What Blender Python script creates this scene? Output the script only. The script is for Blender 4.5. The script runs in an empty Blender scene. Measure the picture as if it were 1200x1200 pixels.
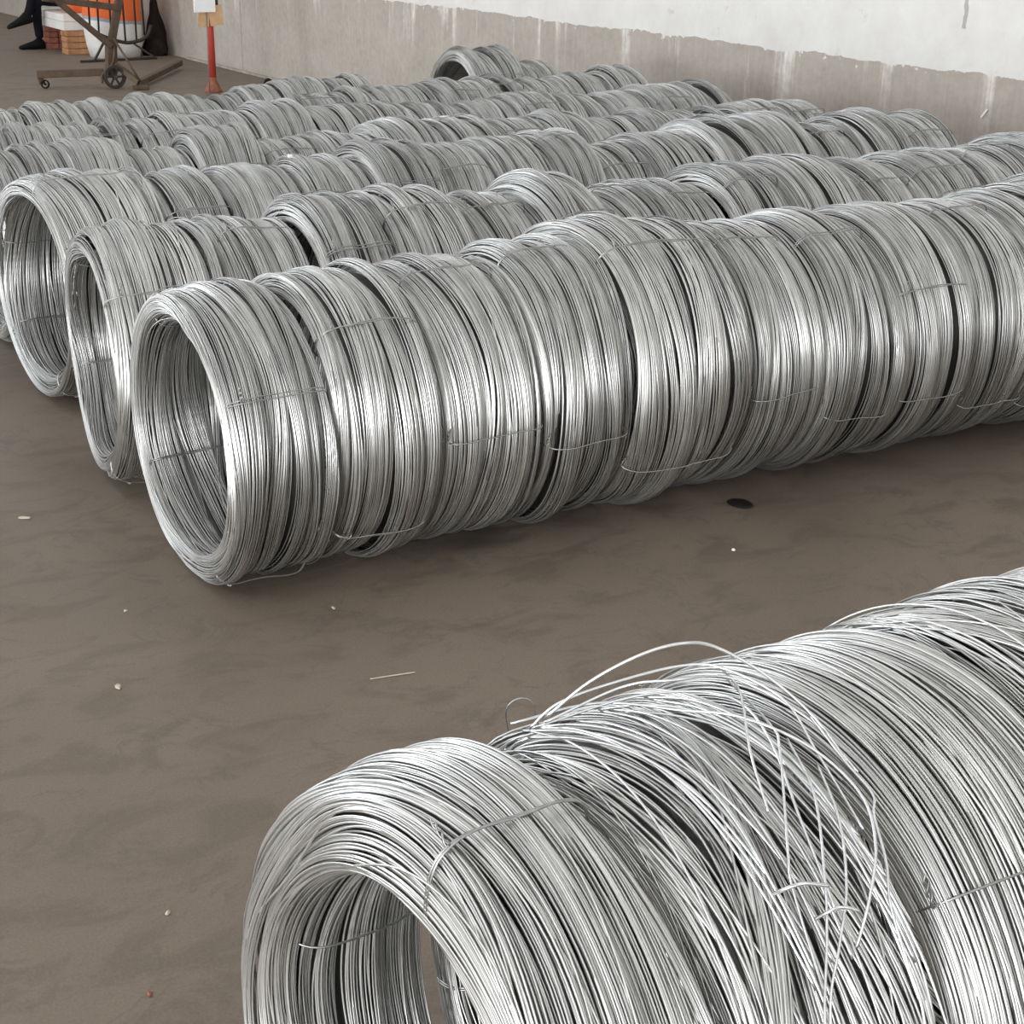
import bpy, bmesh, math, random
import numpy as np
from mathutils import Vector, Matrix

C = bpy.context.scene
COL = C.collection
R_ = math.radians

# ---------------------------------------------------------------- camera
cam = bpy.data.cameras.new('camera')
camo = bpy.data.objects.new('camera', cam)
COL.objects.link(camo)
cam.sensor_width = 36.0
cam.lens = 36.0 * 1834.85 / 1200.0
cam.clip_start = 0.05
cam.clip_end = 200
_r = Vector((0.85893807, -0.51188412, 0.01414352))
_u = Vector((0.17360032, 0.31706215, 0.9323811))
_f = Vector((0.48175545, 0.79840231, -0.3612))
m = Matrix.Identity(4)
for i in range(3):
    m[i][0], m[i][1], m[i][2] = _r[i], _u[i], -_f[i]
m[2][3] = 1.50665564
camo.matrix_world = m
C.camera = camo

# ---------------------------------------------------------------- world, lights, exposure
w = bpy.data.worlds.new('overcast_sky')
C.world = w
w.use_nodes = True
bg = w.node_tree.nodes['Background']
bg.inputs['Color'].default_value = (0.97, 0.98, 1.0, 1)
bg.inputs['Strength'].default_value = 1.95


def area(name, loc, target, sx, sy, power, color=(1, 1, 1)):
    l = bpy.data.lights.new(name, 'AREA')
    l.shape = 'RECTANGLE'
    l.size, l.size_y = sx, sy
    l.energy = power
    l.color = color
    o = bpy.data.objects.new(name, l)
    COL.objects.link(o)
    o.location = loc
    d = Vector(target) - Vector(loc)
    o.rotation_euler = d.to_track_quat('-Z', 'Y').to_euler()
    return o


# daylight of the big open doorway behind and beside the camera
area('doorway_daylight', (-7.0, -2.2, 1.0), (1.8, 3.4, 0.5), 4.5, 2.0, 760, (0.97, 0.98, 1.0))
# a second doorway farther down the left side of the hall
area('far_doorway_daylight', (-6.5, 12.0, 1.8), (2.0, 7.0, 0.3), 5.0, 3.2, 480, (0.84, 0.92, 1.0))
C.view_settings.view_transform = 'Standard'
C.view_settings.look = 'None'
C.view_settings.gamma = 1
C.view_settings.use_curve_mapping = False
C.view_settings.exposure = 0.0
C.cycles.use_denoising = True
C.cycles.max_bounces = 8
C.cycles.diffuse_bounces = 4
C.cycles.glossy_bounces = 5


# ---------------------------------------------------------------- materials
class NT:
    def __init__(s, name):
        s.m = bpy.data.materials.new(name)
        s.m.use_nodes = True
        s.n = s.m.node_tree.nodes
        s.l = s.m.node_tree.links
        s.b = s.n['Principled BSDF']

    def add(s, t, **k):
        nd = s.n.new(t)
        for a, v in k.items():
            setattr(nd, a, v)
        return nd

    def set(s, nd, key, v):
        if hasattr(v, 'outputs') or hasattr(v, 'is_output'):
            s.l.new(v if hasattr(v, 'is_output') else v.outputs[0], nd.inputs[key])
        else:
            nd.inputs[key].default_value = v
        return nd

    def noise(s, scale, detail=4, rough=0.55, vec=None, dist=0.0):
        nd = s.add('ShaderNodeTexNoise')
        nd.inputs['Scale'].default_value = scale
        nd.inputs['Detail'].default_value = detail
        nd.inputs['Roughness'].default_value = rough
        nd.inputs['Distortion'].default_value = dist
        if vec is not None:
            s.l.new(vec, nd.inputs['Vector'])
        return nd.outputs['Fac']

    def ramp(s, fac, stops):
        nd = s.add('ShaderNodeValToRGB')
        e = nd.color_ramp.elements
        while len(e) < len(stops):
            e.new(0.5)
        for q, (p, c) in zip(e, stops):
            q.position = p
            q.color = (*c, 1) if len(c) == 3 else c
        s.l.new(fac, nd.inputs['Fac'])
        return nd.outputs['Color']

    def mix(s, fac, a, b, mode='MIX'):
        nd = s.add('ShaderNodeMix', data_type='RGBA', blend_type=mode)
        for key, v in ((0, fac), (6, a), (7, b)):
            if hasattr(v, 'is_output'):
                s.l.new(v, nd.inputs[key])
            elif isinstance(v, tuple):
                nd.inputs[key].default_value = (*v, 1)
            else:
                nd.inputs[key].default_value = v
        return nd.outputs[2]

    def math(s, op, a, b=None, clamp=False):
        nd = s.add('ShaderNodeMath', operation=op)
        nd.use_clamp = clamp
        for i, v in enumerate((a, b)):
            if v is None:
                continue
            if hasattr(v, 'is_output'):
                s.l.new(v, nd.inputs[i])
            else:
                nd.inputs[i].default_value = v
        return nd.outputs[0]

    def coord(s, kind='Object'):
        return s.add('ShaderNodeTexCoord').outputs[kind]

    def sep(s, v):
        nd = s.add('ShaderNodeSeparateXYZ')
        s.l.new(v, nd.inputs[0])
        return nd.outputs

    def mapping(s, v, scale=(1, 1, 1), rot=(0, 0, 0)):
        nd = s.add('ShaderNodeMapping')
        s.l.new(v, nd.inputs[0])
        nd.inputs['Scale'].default_value = scale
        nd.inputs['Rotation'].default_value = rot
        return nd.outputs[0]

    def bump(s, h, strength=0.3, dist=0.01):
        nd = s.add('ShaderNodeBump')
        nd.inputs['Strength'].default_value = strength
        nd.inputs['Distance'].default_value = dist
        s.l.new(h, nd.inputs['Height'])
        s.l.new(nd.outputs[0], s.b.inputs['Normal'])

    def base(s, c, rough=0.6, metal=0.0):
        if hasattr(c, 'is_output'):
            s.l.new(c, s.b.inputs['Base Color'])
        else:
            s.b.inputs['Base Color'].default_value = (*c, 1)
        if hasattr(rough, 'is_output'):
            s.l.new(rough, s.b.inputs['Roughness'])
        else:
            s.b.inputs['Roughness'].default_value = rough
        s.b.inputs['Metallic'].default_value = metal
        return s.m


def simple(name, col, rough=0.6, metal=0.0, var=0.25, scale=8.0):
    t = NT(name)
    f = t.noise(scale, 5, 0.6, t.coord())
    lo = tuple(c * (1 - var) for c in col)
    hi = tuple(min(1, c * (1 + var)) for c in col)
    return t.base(t.ramp(f, [(0.3, lo), (0.7, hi)]), rough, metal)


def zinc_material():
    t = NT('galvanized_zinc')
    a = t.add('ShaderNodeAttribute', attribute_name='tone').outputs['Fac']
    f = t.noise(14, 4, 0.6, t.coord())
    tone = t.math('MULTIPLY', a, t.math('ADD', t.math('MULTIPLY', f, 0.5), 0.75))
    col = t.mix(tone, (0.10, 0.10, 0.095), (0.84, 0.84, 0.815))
    return t.base(col, 0.37, 0.94)


def floor_material():
    t = NT('dusty_concrete_floor')
    co = t.coord()
    big = t.noise(0.9, 5, 0.6, co, 0.6)
    mid = t.noise(1.0, 6, 0.62, t.mapping(co, (4.2, 7.5, 1), (0, 0, 0.5)), 1.0)
    swirl = t.noise(4.0, 3, 0.55, co, 2.5)
    grit = t.noise(190, 3, 0.7, co)
    c = t.ramp(big, [(0.3, (0.152, 0.119, 0.088)), (0.7, (0.205, 0.163, 0.124))])
    c = t.mix(t.math('MULTIPLY', t.ramp(mid, [(0.38, (1, 1, 1)), (0.50, (0, 0, 0))]), 0.55), c, (0.115, 0.090, 0.068))
    thin = t.ramp(swirl, [(0.46, (0, 0, 0)), (0.50, (1, 1, 1)), (0.54, (0, 0, 0))])
    c = t.mix(t.math('MULTIPLY', t.math('MULTIPLY', thin, t.ramp(t.noise(7.0, 3, 0.6, co), [(0.45, (0, 0, 0)), (0.60, (1, 1, 1))])), 0.60), c, (0.12, 0.098, 0.08))
    c = t.mix(0.45, c, t.ramp(grit, [(0.25, (0.55, 0.55, 0.55)), (0.75, (1.4, 1.4, 1.4))]), 'MULTIPLY')
    # dark oily patch beside the second coil, then painted shade before the frontmost row
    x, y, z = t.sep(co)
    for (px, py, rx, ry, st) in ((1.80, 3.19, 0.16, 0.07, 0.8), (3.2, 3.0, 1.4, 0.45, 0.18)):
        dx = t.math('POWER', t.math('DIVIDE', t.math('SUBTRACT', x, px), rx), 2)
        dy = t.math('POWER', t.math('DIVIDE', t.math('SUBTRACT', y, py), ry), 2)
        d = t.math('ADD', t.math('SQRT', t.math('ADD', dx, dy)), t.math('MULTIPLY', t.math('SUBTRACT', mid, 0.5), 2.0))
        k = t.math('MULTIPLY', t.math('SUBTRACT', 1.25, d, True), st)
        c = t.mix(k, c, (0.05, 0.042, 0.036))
    m = t.base(c, t.ramp(big, [(0.3, (0.55,) * 3), (0.7, (0.75,) * 3)]))
    h = t.math('ADD', t.math('MULTIPLY', grit, 0.35), t.math('MULTIPLY', mid, 0.8))
    t.bump(h, 0.25, 0.004)
    return m


def wall_material():
    t = NT('two_tone_plaster_wall')
    co = t.coord()
    x, y, z = t.sep(co)
    n1 = t.noise(3.0, 6, 0.65, co)
    n2 = t.noise(22, 4, 0.6, co)
    streak = t.noise(1.0, 4, 0.6, t.mapping(co, (1, 6.0, 0.7)))
    fine = t.noise(1.0, 3, 0.6, t.mapping(co, (1, 42.0, 1.2)))
    grey = t.mix(0.5, t.ramp(n1, [(0.30, (0.32, 0.28, 0.235)), (0.70, (0.47, 0.42, 0.365))]), t.ramp(n2, [(0.3, (0.36, 0.315, 0.27)), (0.7, (0.49, 0.44, 0.385))]))
    grey = t.mix(t.math('MULTIPLY', t.ramp(fine, [(0.45, (0, 0, 0)), (0.75, (1, 1, 1))]), 0.16), grey, (0.60, 0.56, 0.51))
    # darker band under the paint line
    top = t.math('SUBTRACT', z, 0.55)
    grey = t.mix(t.math('MULTIPLY', t.math('MULTIPLY', top, 2.2, True), 0.55), grey, (0.34, 0.30, 0.26))
    white = t.ramp(n1, [(0.25, (0.605, 0.585, 0.55)), (0.65, (0.715, 0.70, 0.668))])
    white = t.mix(t.math('MULTIPLY', t.ramp(n2, [(0.62, (0, 0, 0)), (0.8, (1, 1, 1))]), 0.18), white, (0.60, 0.57, 0.52))
    edge = t.math('ADD', 0.816, t.math('MULTIPLY', t.ramp(n2, [(0.60, (0, 0, 0)), (0.75, (1, 1, 1))]), -0.05))
    edge = t.math('ADD', edge, t.math('MULTIPLY', t.math('SUBTRACT', n1, 0.5), 0.09))
    # runs of white paint that dripped down the grey band
    run = t.ramp(streak, [(0.56, (0, 0, 0)), (0.66, (1, 1, 1))])
    fall = t.math('SUBTRACT', 1.0, t.math('MULTIPLY', t.math('SUBTRACT', 0.83, z), 2.4), True)
    drip = t.math('MULTIPLY', t.math('MULTIPLY', run, fall), t.math('SUBTRACT', t.math('MULTIPLY', t.math('ADD', fine, n2), 1.6), 0.9, True))
    grey = t.mix(t.math('MULTIPLY', drip, 1.0, True), grey, (0.78, 0.75, 0.70))
    up = t.math('GREATER_THAN', z, edge)
    c = t.mix(up, grey, white)
    # grey scar in the white paint
    for (py, wy, z0, z1) in ((5.415, 0.012, 1.005, 1.32), (14.43, 0.011, -1.0, 0.78)):
        a = t.math('LESS_THAN', t.math('ABSOLUTE', t.math('SUBTRACT', y, t.math('ADD', py, t.math('MULTIPLY', t.math('SUBTRACT', n2, 0.5), 0.03)))), wy)
        b = t.math('MULTIPLY', t.math('GREATER_THAN', z, z0), t.math('LESS_THAN', z, z1))
        c = t.mix(t.math('MULTIPLY', t.math('MULTIPLY', a, b), 0.6), c, (0.24, 0.21, 0.19))
    # dirt splashes low on the wall
    c = t.mix(t.math('MULTIPLY', t.ramp(t.noise(7, 5, 0.7, co), [(0.63, (0, 0, 0)), (0.72, (1, 1, 1))]), 0.35), c, (0.28, 0.23, 0.19))
    m = t.base(c, 0.85)
    t.bump(t.math('ADD', n2, t.math('MULTIPLY', n1, 0.7)), 0.35, 0.008)
    return m


ZINC = zinc_material()
FLOOR = floor_material()
WALL = wall_material()
TIE = simple('dull_tie_wire', (0.40, 0.40, 0.39), 0.45, 1.0, 0.2, 60)
BRIGHT = simple('bright_loose_wire', (0.80, 0.81, 0.81), 0.30, 1.0, 0.1, 40)
CONC = simple('old_concrete', (0.36, 0.33, 0.29), 0.85)
ROOF = simple('dull_roof_sheet', (0.50, 0.50, 0.48), 0.7)
RUSTY = simple('rusty_brown_steel', (0.105, 0.070, 0.046), 0.6, 0.35, 0.35, 12)
DARKSTEEL = simple('dark_steel_rod', (0.055, 0.045, 0.038), 0.55, 0.5, 0.3, 10)
REDPAINT = simple('red_paint', (0.48, 0.055, 0.038), 0.5, 0.0, 0.15, 6)
RUSTRED = simple('rust_red_base', (0.26, 0.085, 0.05), 0.7, 0.0, 0.4, 25)
CARD = simple('cardboard', (0.58, 0.37, 0.21), 0.8, 0.0, 0.12, 9)
WHITEB = simple('white_board', (0.86, 0.86, 0.86), 0.5, 0.0, 0.03)
FOAM = simple('white_sheet_stack', (0.72, 0.70, 0.65), 0.8, 0.0, 0.08)
BRICKM = simple('old_red_brick', (0.30, 0.10, 0.065), 0.85, 0.0, 0.35, 14)
ORBRICK = simple('orange_brown_brick', (0.42, 0.21, 0.10), 0.85, 0.0, 0.4, 12)
NAVY = simple('dark_navy_cloth', (0.007, 0.007, 0.011), 0.9, 0.0, 0.25, 20)
BLACK = simple('black_rubber', (0.006, 0.006, 0.006), 0.7, 0.0, 0.3, 20)
SKIN = simple('skin', (0.46, 0.27, 0.19), 0.55, 0.0, 0.06, 10)
HAIR = simple('black_hair', (0.01, 0.009, 0.008), 0.6, 0.0, 0.3, 60)
DARKRAG = simple('dark_brown_rag', (0.020, 0.014, 0.012), 0.95, 0.0, 0.4, 14)
STONE = simple('pale_stone', (0.50, 0.44, 0.35), 0.9, 0.0, 0.25, 60)
PAPER = simple('white_paper', (0.85, 0.84, 0.80), 0.8, 0.0, 0.04)
OIL = simple('black_oil', (0.016, 0.014, 0.013), 0.35, 0.0, 0.2, 30)
GREYROD = simple('grey_rod', (0.24, 0.22, 0.20), 0.6, 0.3, 0.15)


def bag_material():
    t = NT('printed_woven_bag')
    x, y, z = t.sep(t.add('ShaderNodeNewGeometry').outputs['Position'])
    n = t.noise(5, 3, 0.5, t.coord())
    zz = t.math('ADD', z, t.math('MULTIPLY', t.math('SUBTRACT', n, 0.5), 0.04))
    zz = t.math('ADD', zz, t.math('MULTIPLY', t.math('SUBTRACT', x, 4.84), 0.11))
    c = t.ramp(zz, [(0.0, (0.74, 0.72, 0.68)), (0.365, (0.30, 0.36, 0.43)), (0.395, (0.80, 0.155, 0.035))])
    c.node.color_ramp.interpolation = 'CONSTANT'
    m = t.base(c, 0.7)
    t.bump(t.noise(9, 3, 0.5, t.coord()), 0.5, 0.03)
    return m


BAG = bag_material()
for q in (NAVY, BLACK, DARKRAG):
    q.node_tree.nodes['Principled BSDF'].inputs['Specular IOR Level'].default_value = 0.15


# ---------------------------------------------------------------- mesh helpers
def mesh_np(name, V, F, mat, tone=None, smooth=True):
    V = np.asarray(V, dtype=np.float32)
    F = np.asarray(F, dtype=np.int32)
    me = bpy.data.meshes.new(name)
    n, k = F.shape
    me.vertices.add(len(V))
    me.vertices.foreach_set('co', V.ravel())
    me.loops.add(n * k)
    me.loops.foreach_set('vertex_index', F.ravel())
    me.polygons.add(n)
    me.polygons.foreach_set('loop_start', np.arange(0, n * k, k, dtype=np.int32))
    me.polygons.foreach_set('use_smooth', np.full(n, smooth, dtype=bool))
    me.update(calc_edges=True)
    if tone is not None:
        a = me.attributes.new('tone', 'FLOAT', 'POINT')
        a.data.foreach_set('value', np.asarray(tone, dtype=np.float32))
    me.materials.append(mat)
    return me


def link(name, me, parent=None, loc=(0, 0, 0)):
    o = bpy.data.objects.new(name, me)
    COL.objects.link(o)
    o.parent = parent
    o.location = loc
    return o


def tag(o, label, cat, group=None):
    o['label'] = label
    o['category'] = cat
    if group:
        o['group'] = group
    return o


def thing(name, label, cat, loc=(0, 0, 0), rz=0.0, group=None):
    o = bpy.data.objects.new(name, None)
    o.empty_display_size = 0.1
    COL.objects.link(o)
    o.location = loc
    o.rotation_euler = (0, 0, rz)
    return tag(o, label, cat, group)


def tube_np(P, rad, sides=6, closed=False, caps=True):
    """one tube along the points P; returns V, F (quads)"""
    P = np.asarray(P, float)
    n = len(P)
    rad = np.broadcast_to(np.asarray(rad, float), (n,))
    if closed:
        T = np.roll(P, -1, 0) - np.roll(P, 1, 0)
    else:
        T = np.gradient(P, axis=0)
    T /= np.linalg.norm(T, axis=1)[:, None] + 1e-12
    a = np.array([0, 0, 1.0]) if abs(T[0, 2]) < 0.9 else np.array([1.0, 0, 0])
    N = np.zeros_like(P)
    v = a - T[0] * (a @ T[0])
    N[0] = v / np.linalg.norm(v)
    for i in range(1, n):
        v = N[i - 1] - T[i] * (N[i - 1] @ T[i])
        N[i] = v / (np.linalg.norm(v) + 1e-12)
    B = np.cross(T, N)
    al = np.arange(sides) * 2 * np.pi / sides
    V = P[:, None] + rad[:, None, None] * (np.cos(al)[None, :, None] * N[:, None] + np.sin(al)[None, :, None] * B[:, None])
    V = V.reshape(-1, 3)
    m = n if closed else n - 1
    i = np.arange(m)[:, None]
    j = np.arange(sides)[None]
    i2 = (i + 1) % n
    j2 = (j + 1) % sides
    F = np.stack([i * sides + j, i * sides + j2, i2 * sides + j2, i2 * sides + j], -1).reshape(-1, 4)
    if not closed and caps:
        V = np.vstack([V, P[0], P[-1]])
        c0, c1 = n * sides, n * sides + 1
        jj = np.arange(sides)
        k2 = (jj + 1) % sides
        e = (n - 1) * sides
        F = np.vstack([F, np.stack([np.full(sides, c0), k2, jj, jj], -1)[:, [0, 1, 2, 2]],
                       np.stack([np.full(sides, c1), e + jj, e + k2, e + k2], -1)[:, [0, 1, 2, 2]]])
    return V, F


def join_np(parts):
    Vs, Fs, o = [], [], 0
    for V, F in parts:
        Vs.append(V)
        Fs.append(F + o)
        o += len(V)
    return np.vstack(Vs), np.vstack(Fs)


def mesh_quads(name, V, F, mat, smooth=True):
    """like mesh_np but drops degenerate corners (cap triangles)"""
    me = bpy.data.meshes.new(name)
    faces = []
    for f in F:
        g = []
        for q in f:
            q = int(q)
            if q not in g:
                g.append(q)
        faces.append(g)
    me.from_pydata([tuple(map(float, v)) for v in V], [], faces)
    me.polygons.foreach_set('use_smooth', [smooth] * len(me.polygons))
    me.materials.append(mat)
    me.update()
    return me


def smooth_path(pts, n=40):
    """Catmull-Rom through pts"""
    P = np.asarray(pts, float)
    if len(P) < 3:
        t = np.linspace(0, 1, n)[:, None]
        return P[0] * (1 - t) + P[-1] * t
    Q = np.vstack([2 * P[0] - P[1], P, 2 * P[-1] - P[-2]])
    out = []
    seg = len(P) - 1
    for s in np.linspace(0, seg - 1e-6, n):
        i = int(s)
        t = s - i
        a, b, c, d = Q[i], Q[i + 1], Q[i + 2], Q[i + 3]
        out.append(0.5 * (2 * b + (c - a) * t + (2 * a - 5 * b + 4 * c - d) * t * t + (3 * b - a - 3 * c + d) * t ** 3))
    return np.array(out)


def tube_obj(name, pts, rad, mat, parent=None, sides=8, smooth_n=0, closed=False, loc=(0, 0, 0)):
    P = smooth_path(pts, smooth_n) if smooth_n else np.asarray(pts, float)
    V, F = tube_np(P, rad, sides, closed)
    return link(name, mesh_quads(name, V, F, mat), parent, loc)


def bm_obj(name, bm, mat, parent=None, loc=(0, 0, 0), smooth=False):
    me = bpy.data.meshes.new(name)
    bmesh.ops.recalc_face_normals(bm, faces=bm.faces)
    bm.to_mesh(me)
    bm.free()
    me.materials.append(mat)
    if smooth:
        me.polygons.foreach_set('use_smooth', [True] * len(me.polygons))
    return link(name, me, parent, loc)


def box_bm(lo, hi, bevel=0.0, bm=None, segs=2):
    bm = bm or bmesh.new()
    r = bmesh.ops.create_cube(bm, size=1.0)
    lo, hi = Vector(lo), Vector(hi)
    for v in r['verts']:
        v.co = Vector(((lo[i] + hi[i]) / 2 + v.co[i] * (hi[i] - lo[i]) for i in range(3)))
    if bevel:
        es = list({e for v in r['verts'] for e in v.link_edges})
        bmesh.ops.bevel(bm, geom=es, offset=bevel, segments=segs, profile=0.6, affect='EDGES')
    return bm


def beam_bm(a, b, wd, ht, bevel=0.006, up=(0, 0, 1)):
    """rectangular hollow-section look: a box beam from a to b"""
    a, b = Vector(a), Vector(b)
    d = b - a
    L = d.length
    bm = box_bm((-wd / 2, -ht / 2, 0), (wd / 2, ht / 2, L), bevel)
    z = d.normalized()
    x = Vector(up).cross(z)
    if x.length < 1e-4:
        x = Vector((1, 0, 0))
    x.normalize()
    y = z.cross(x)
    M = Matrix((x, y, z)).transposed().to_4x4()
    M.translation = a
    bm.transform(M)
    return bm


def lathe_bm(prof, n=24, bm=None, M=None):
    bm = bm or bmesh.new()
    rings = []
    for r, z in prof:
        rings.append([bm.verts.new((r * math.cos(2 * math.pi * k / n), r * math.sin(2 * math.pi * k / n), z)) for k in range(n)])
    for a, b in zip(rings[:-1], rings[1:]):
        for k in range(n):
            bm.faces.new((a[k], a[(k + 1) % n], b[(k + 1) % n], b[k]))
    for ring, rev in ((rings[0], True), (rings[-1], False)):
        bm.faces.new(ring[::-1] if rev else ring)
    if M is not None:
        bmesh.ops.transform(bm, matrix=M, verts=[v for r in rings for v in r])
    return bm


# ---------------------------------------------------------------- the hall
def struct(name, bm, mat):
    o = bm_obj(name, bm, mat)
    o['kind'] = 'structure'
    return o


WX = 5.667
struct('floor', box_bm((-16, -16, -0.2), (WX + 0.3, 32, 0)), FLOOR)
struct('wall_right', box_bm((WX, -10, 0), (WX + 0.25, 32, 5.6)), WALL)
struct('wall_back', box_bm((-16, 32, 0), (WX + 0.25, 32.25, 5.6)), CONC)
struct('baseboard_right', box_bm((WX - 0.035, 11.0, 0), (WX, 15.9, 0.022), 0.006), CONC)
rb = bmesh.new()
for xa, xb in ((-9, -6), (-4.6, -2.2), (-0.6, 2.0), (3.6, WX + 0.25)):     # open rooflight strips between the roof sheets
    box_bm((xa, -10, 5.6), (xb, 32, 5.75), 0, rb)
struct('ceiling', rb, ROOF)


# ---------------------------------------------------------------- wire coils
class Proto:
    pass


def section(W, T, n=720, ex=0.42, er=0.62):
    t = np.linspace(0, 2 * np.pi, n, endpoint=False)
    x = W / 2 * np.sign(np.cos(t)) * np.abs(np.cos(t)) ** ex
    r = T / 2 * np.sign(np.sin(t)) * np.abs(np.sin(t)) ** er
    x, r = np.append(x, x[0]), np.append(r, r[0])
    s = np.append(0, np.cumsum(np.hypot(np.diff(x), np.diff(r))))
    u = np.linspace(0, s[-1], 401)
    X, Rr = np.interp(u, s, x), np.interp(u, s, r)
    dx, dr = np.gradient(X), np.gradient(Rr)
    L = np.hypot(dx, dr) + 1e-9
    return X, Rr, dr / L, -dx / L, s[-1]      # position, outward normal, perimeter


def make_proto(seed, Ro, W, T, nw, segs, sides, wr, nb=11, groove=0.013, drift=0.010, wander=0.0019, stray=0.05, lift=0.008, inner=0, ex=0.42, er=0.62, flare=None):
    rg = np.random.default_rng(seed)
    X, Rr, NX, NR, per = section(W, T, ex=ex, er=er)
    tt = np.linspace(0, 1, 401)
    th = np.linspace(0, 2 * np.pi, segs, endpoint=False)
    # bundle limits round the section
    bw = rg.uniform(0.5, 1.5, nb)
    lim = np.append(0, np.cumsum(bw / bw.sum()))
    tot = nw + inner
    s = np.append((np.arange(nw) + rg.uniform(-0.2, 0.2, nw)) / nw, (np.arange(inner) + rg.uniform(-.3, .3, inner)) / max(inner, 1)) % 1
    b = np.clip(np.searchsorted(lim, s, side='right') - 1, 0, nb - 1)
    q = (s - lim[b]) / (lim[b + 1] - lim[b])
    layer = np.append(np.zeros(nw), np.full(inner, -1.9 * wr))
    A = rg.normal(0, drift / per, (nb, 3))
    ph = rg.uniform(0, 6.283, (nb, 3))
    hb = rg.uniform(-lift, lift * 0.6, nb)
    H = rg.normal(0, lift * 0.5, (nb, 2))
    hp = rg.uniform(0, 6.283, (nb, 2))
    k3 = np.array([1, 2, 3])
    dub = (A[:, :, None] * np.sin(k3[None, :, None] * th + ph[:, :, None])).sum(1)
    mid = (lim[:-1] + lim[1:]) / 2
    # turns shift together: smooth between neighbouring bundles, a little of each bundle's own
    gx = np.concatenate([[mid[-1] - 1], mid, [mid[0] + 1]])
    j0 = np.clip(np.searchsorted(gx, s, side='right') - 1, 0, nb)
    f0 = ((s - gx[j0]) / (gx[j0 + 1] - gx[j0]))[:, None]
    ext = np.vstack([dub[-1:], dub, dub[:1]])
    du = 0.84 * (ext[j0] * (1 - f0) + ext[j0 + 1] * f0) + 0.16 * dub[b]
    off = (H[:, :, None] * np.sin(k3[None, :2, None] * th + hp[:, :, None])).sum(1)[b] + hb[b][:, None]
    wa = rg.normal(0, wander / per, (tot, 2))
    wk = rg.integers(1, 5, (tot, 2))
    wp = rg.uniform(0, 6.283, (tot, 2))
    is_stray = rg.random(tot) < stray
    wa[is_stray] *= 4.0
    wv = (wa[:, :, None] * np.sin(wk[:, :, None] * th + wp[:, :, None])).sum(1)
    off = off - groove * (np.abs(2 * q - 1) ** 2.6)[:, None] + rg.normal(0, wr * 0.5, tot)[:, None] + layer[:, None]
    off = off + is_stray[:, None] * (wr * 2.0)
    off = off + rg.normal(0, 0.0010, (tot, 1)) * np.sin(2 * th + wp[:, :1]) - wr
    u = (s[:, None] + du + wv) % 1.0
    px = np.interp(u, tt, X) + off * np.interp(u, tt, NX)
    pr = (Ro - T / 2) + np.interp(u, tt, Rr) + off * np.interp(u, tt, NR)
    # slightly different centre of every turn
    pr = pr + rg.normal(0, 0.0012, (tot, 1)) * np.cos(th + rg.uniform(0, 6.28, (tot, 1)))
    fan = lambda x, a: 0.0 if flare is None else -flare[0] * np.clip(0.5 - x / W, 0, 1) * (0.5 - 0.5 * np.cos(a - flare[1]))
    half = float(np.percentile(np.abs(px), 93)) + wr
    px = px * (W / 2 - 0.003) / half
    over = np.abs(px) - (W / 2 - 0.008)
    px = np.where(over > 0, np.sign(px) * (W / 2 - 0.008 + 0.005 * np.tanh(over / 0.012)), px)
    px = px + fan(px, th[None])
    al = np.arange(sides) * 2 * np.pi / sides + 0.4
    XX = px[:, :, None] + wr * np.cos(al)
    RR = pr[:, :, None] + wr * np.sin(al)
    V = np.stack([XX, -RR * np.cos(th)[None, :, None], RR * np.sin(th)[None, :, None]], -1).reshape(-1, 3)
    i = np.arange(tot)[:, None, None]
    j = np.arange(segs)[None, :, None]
    k = np.arange(sides)[None, None]
    idx = lambda i, j, k: (i * segs + j % segs) * sides + k % sides
    F = np.stack([idx(i, j, k), idx(i, j, k + 1), idx(i, j + 1, k + 1), idx(i, j + 1, k)], -1).reshape(-1, 4)
    tone = np.repeat(np.clip(rg.normal(0.78, 0.09, tot) + rg.normal(0, .06, nb)[b], 0.45, 1.0), segs * sides)
    # solid core under the wires, coloured dark as painted shade in the gaps
    cs, cn = 56, 48
    cu = np.linspace(0, 1, cs, endpoint=False)
    cb = np.clip(np.searchsorted(lim, cu, side='right') - 1, 0, nb - 1)
    cq = (cu - lim[cb]) / (lim[cb + 1] - lim[cb])
    co = -groove * np.abs(2 * cq - 1) ** 2.6 - 0.014 - lift
    cx = np.interp(cu, tt, X) + co * np.interp(cu, tt, NX)
    cr = (Ro - T / 2) + np.interp(cu, tt, Rr) + co * np.interp(cu, tt, NR)
    ct = np.linspace(0, 2 * np.pi, cn, endpoint=False)
    cx = cx[None] * (W / 2 - 0.006) / half + fan(cx[None], ct[:, None])
    CV = np.stack([np.broadcast_to(cx, (cn, cs)), -cr * np.cos(ct)[:, None], cr * np.sin(ct)[:, None]], -1).reshape(-1, 3)
    a_, b_ = np.arange(cn)[:, None], np.arange(cs)[None]
    CF = np.stack([a_ * cs + b_, ((a_ + 1) % cn) * cs + b_, ((a_ + 1) % cn) * cs + (b_ + 1) % cs, a_ * cs + (b_ + 1) % cs], -1).reshape(-1, 4)
    p = Proto()
    p.rmax = float(np.percentile(RR, 99.7))
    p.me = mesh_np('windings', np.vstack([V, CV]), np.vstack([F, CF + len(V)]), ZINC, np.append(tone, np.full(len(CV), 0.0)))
    # taut tie wires over the outside of the section
    env = np.full(72, -9.0)
    np.maximum.at(env, (u.ravel() * 72).astype(int) % 72, off.ravel())
    env = np.maximum(env, -0.006)
    env = np.max([np.roll(env, k) for k in range(-4, 5)], 0)
    env = sum(np.roll(env, k) for k in range(-4, 5)) / 9
    tu = np.linspace(0, 1, 72, endpoint=False)
    eo = env + wr * 0.6
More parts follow.
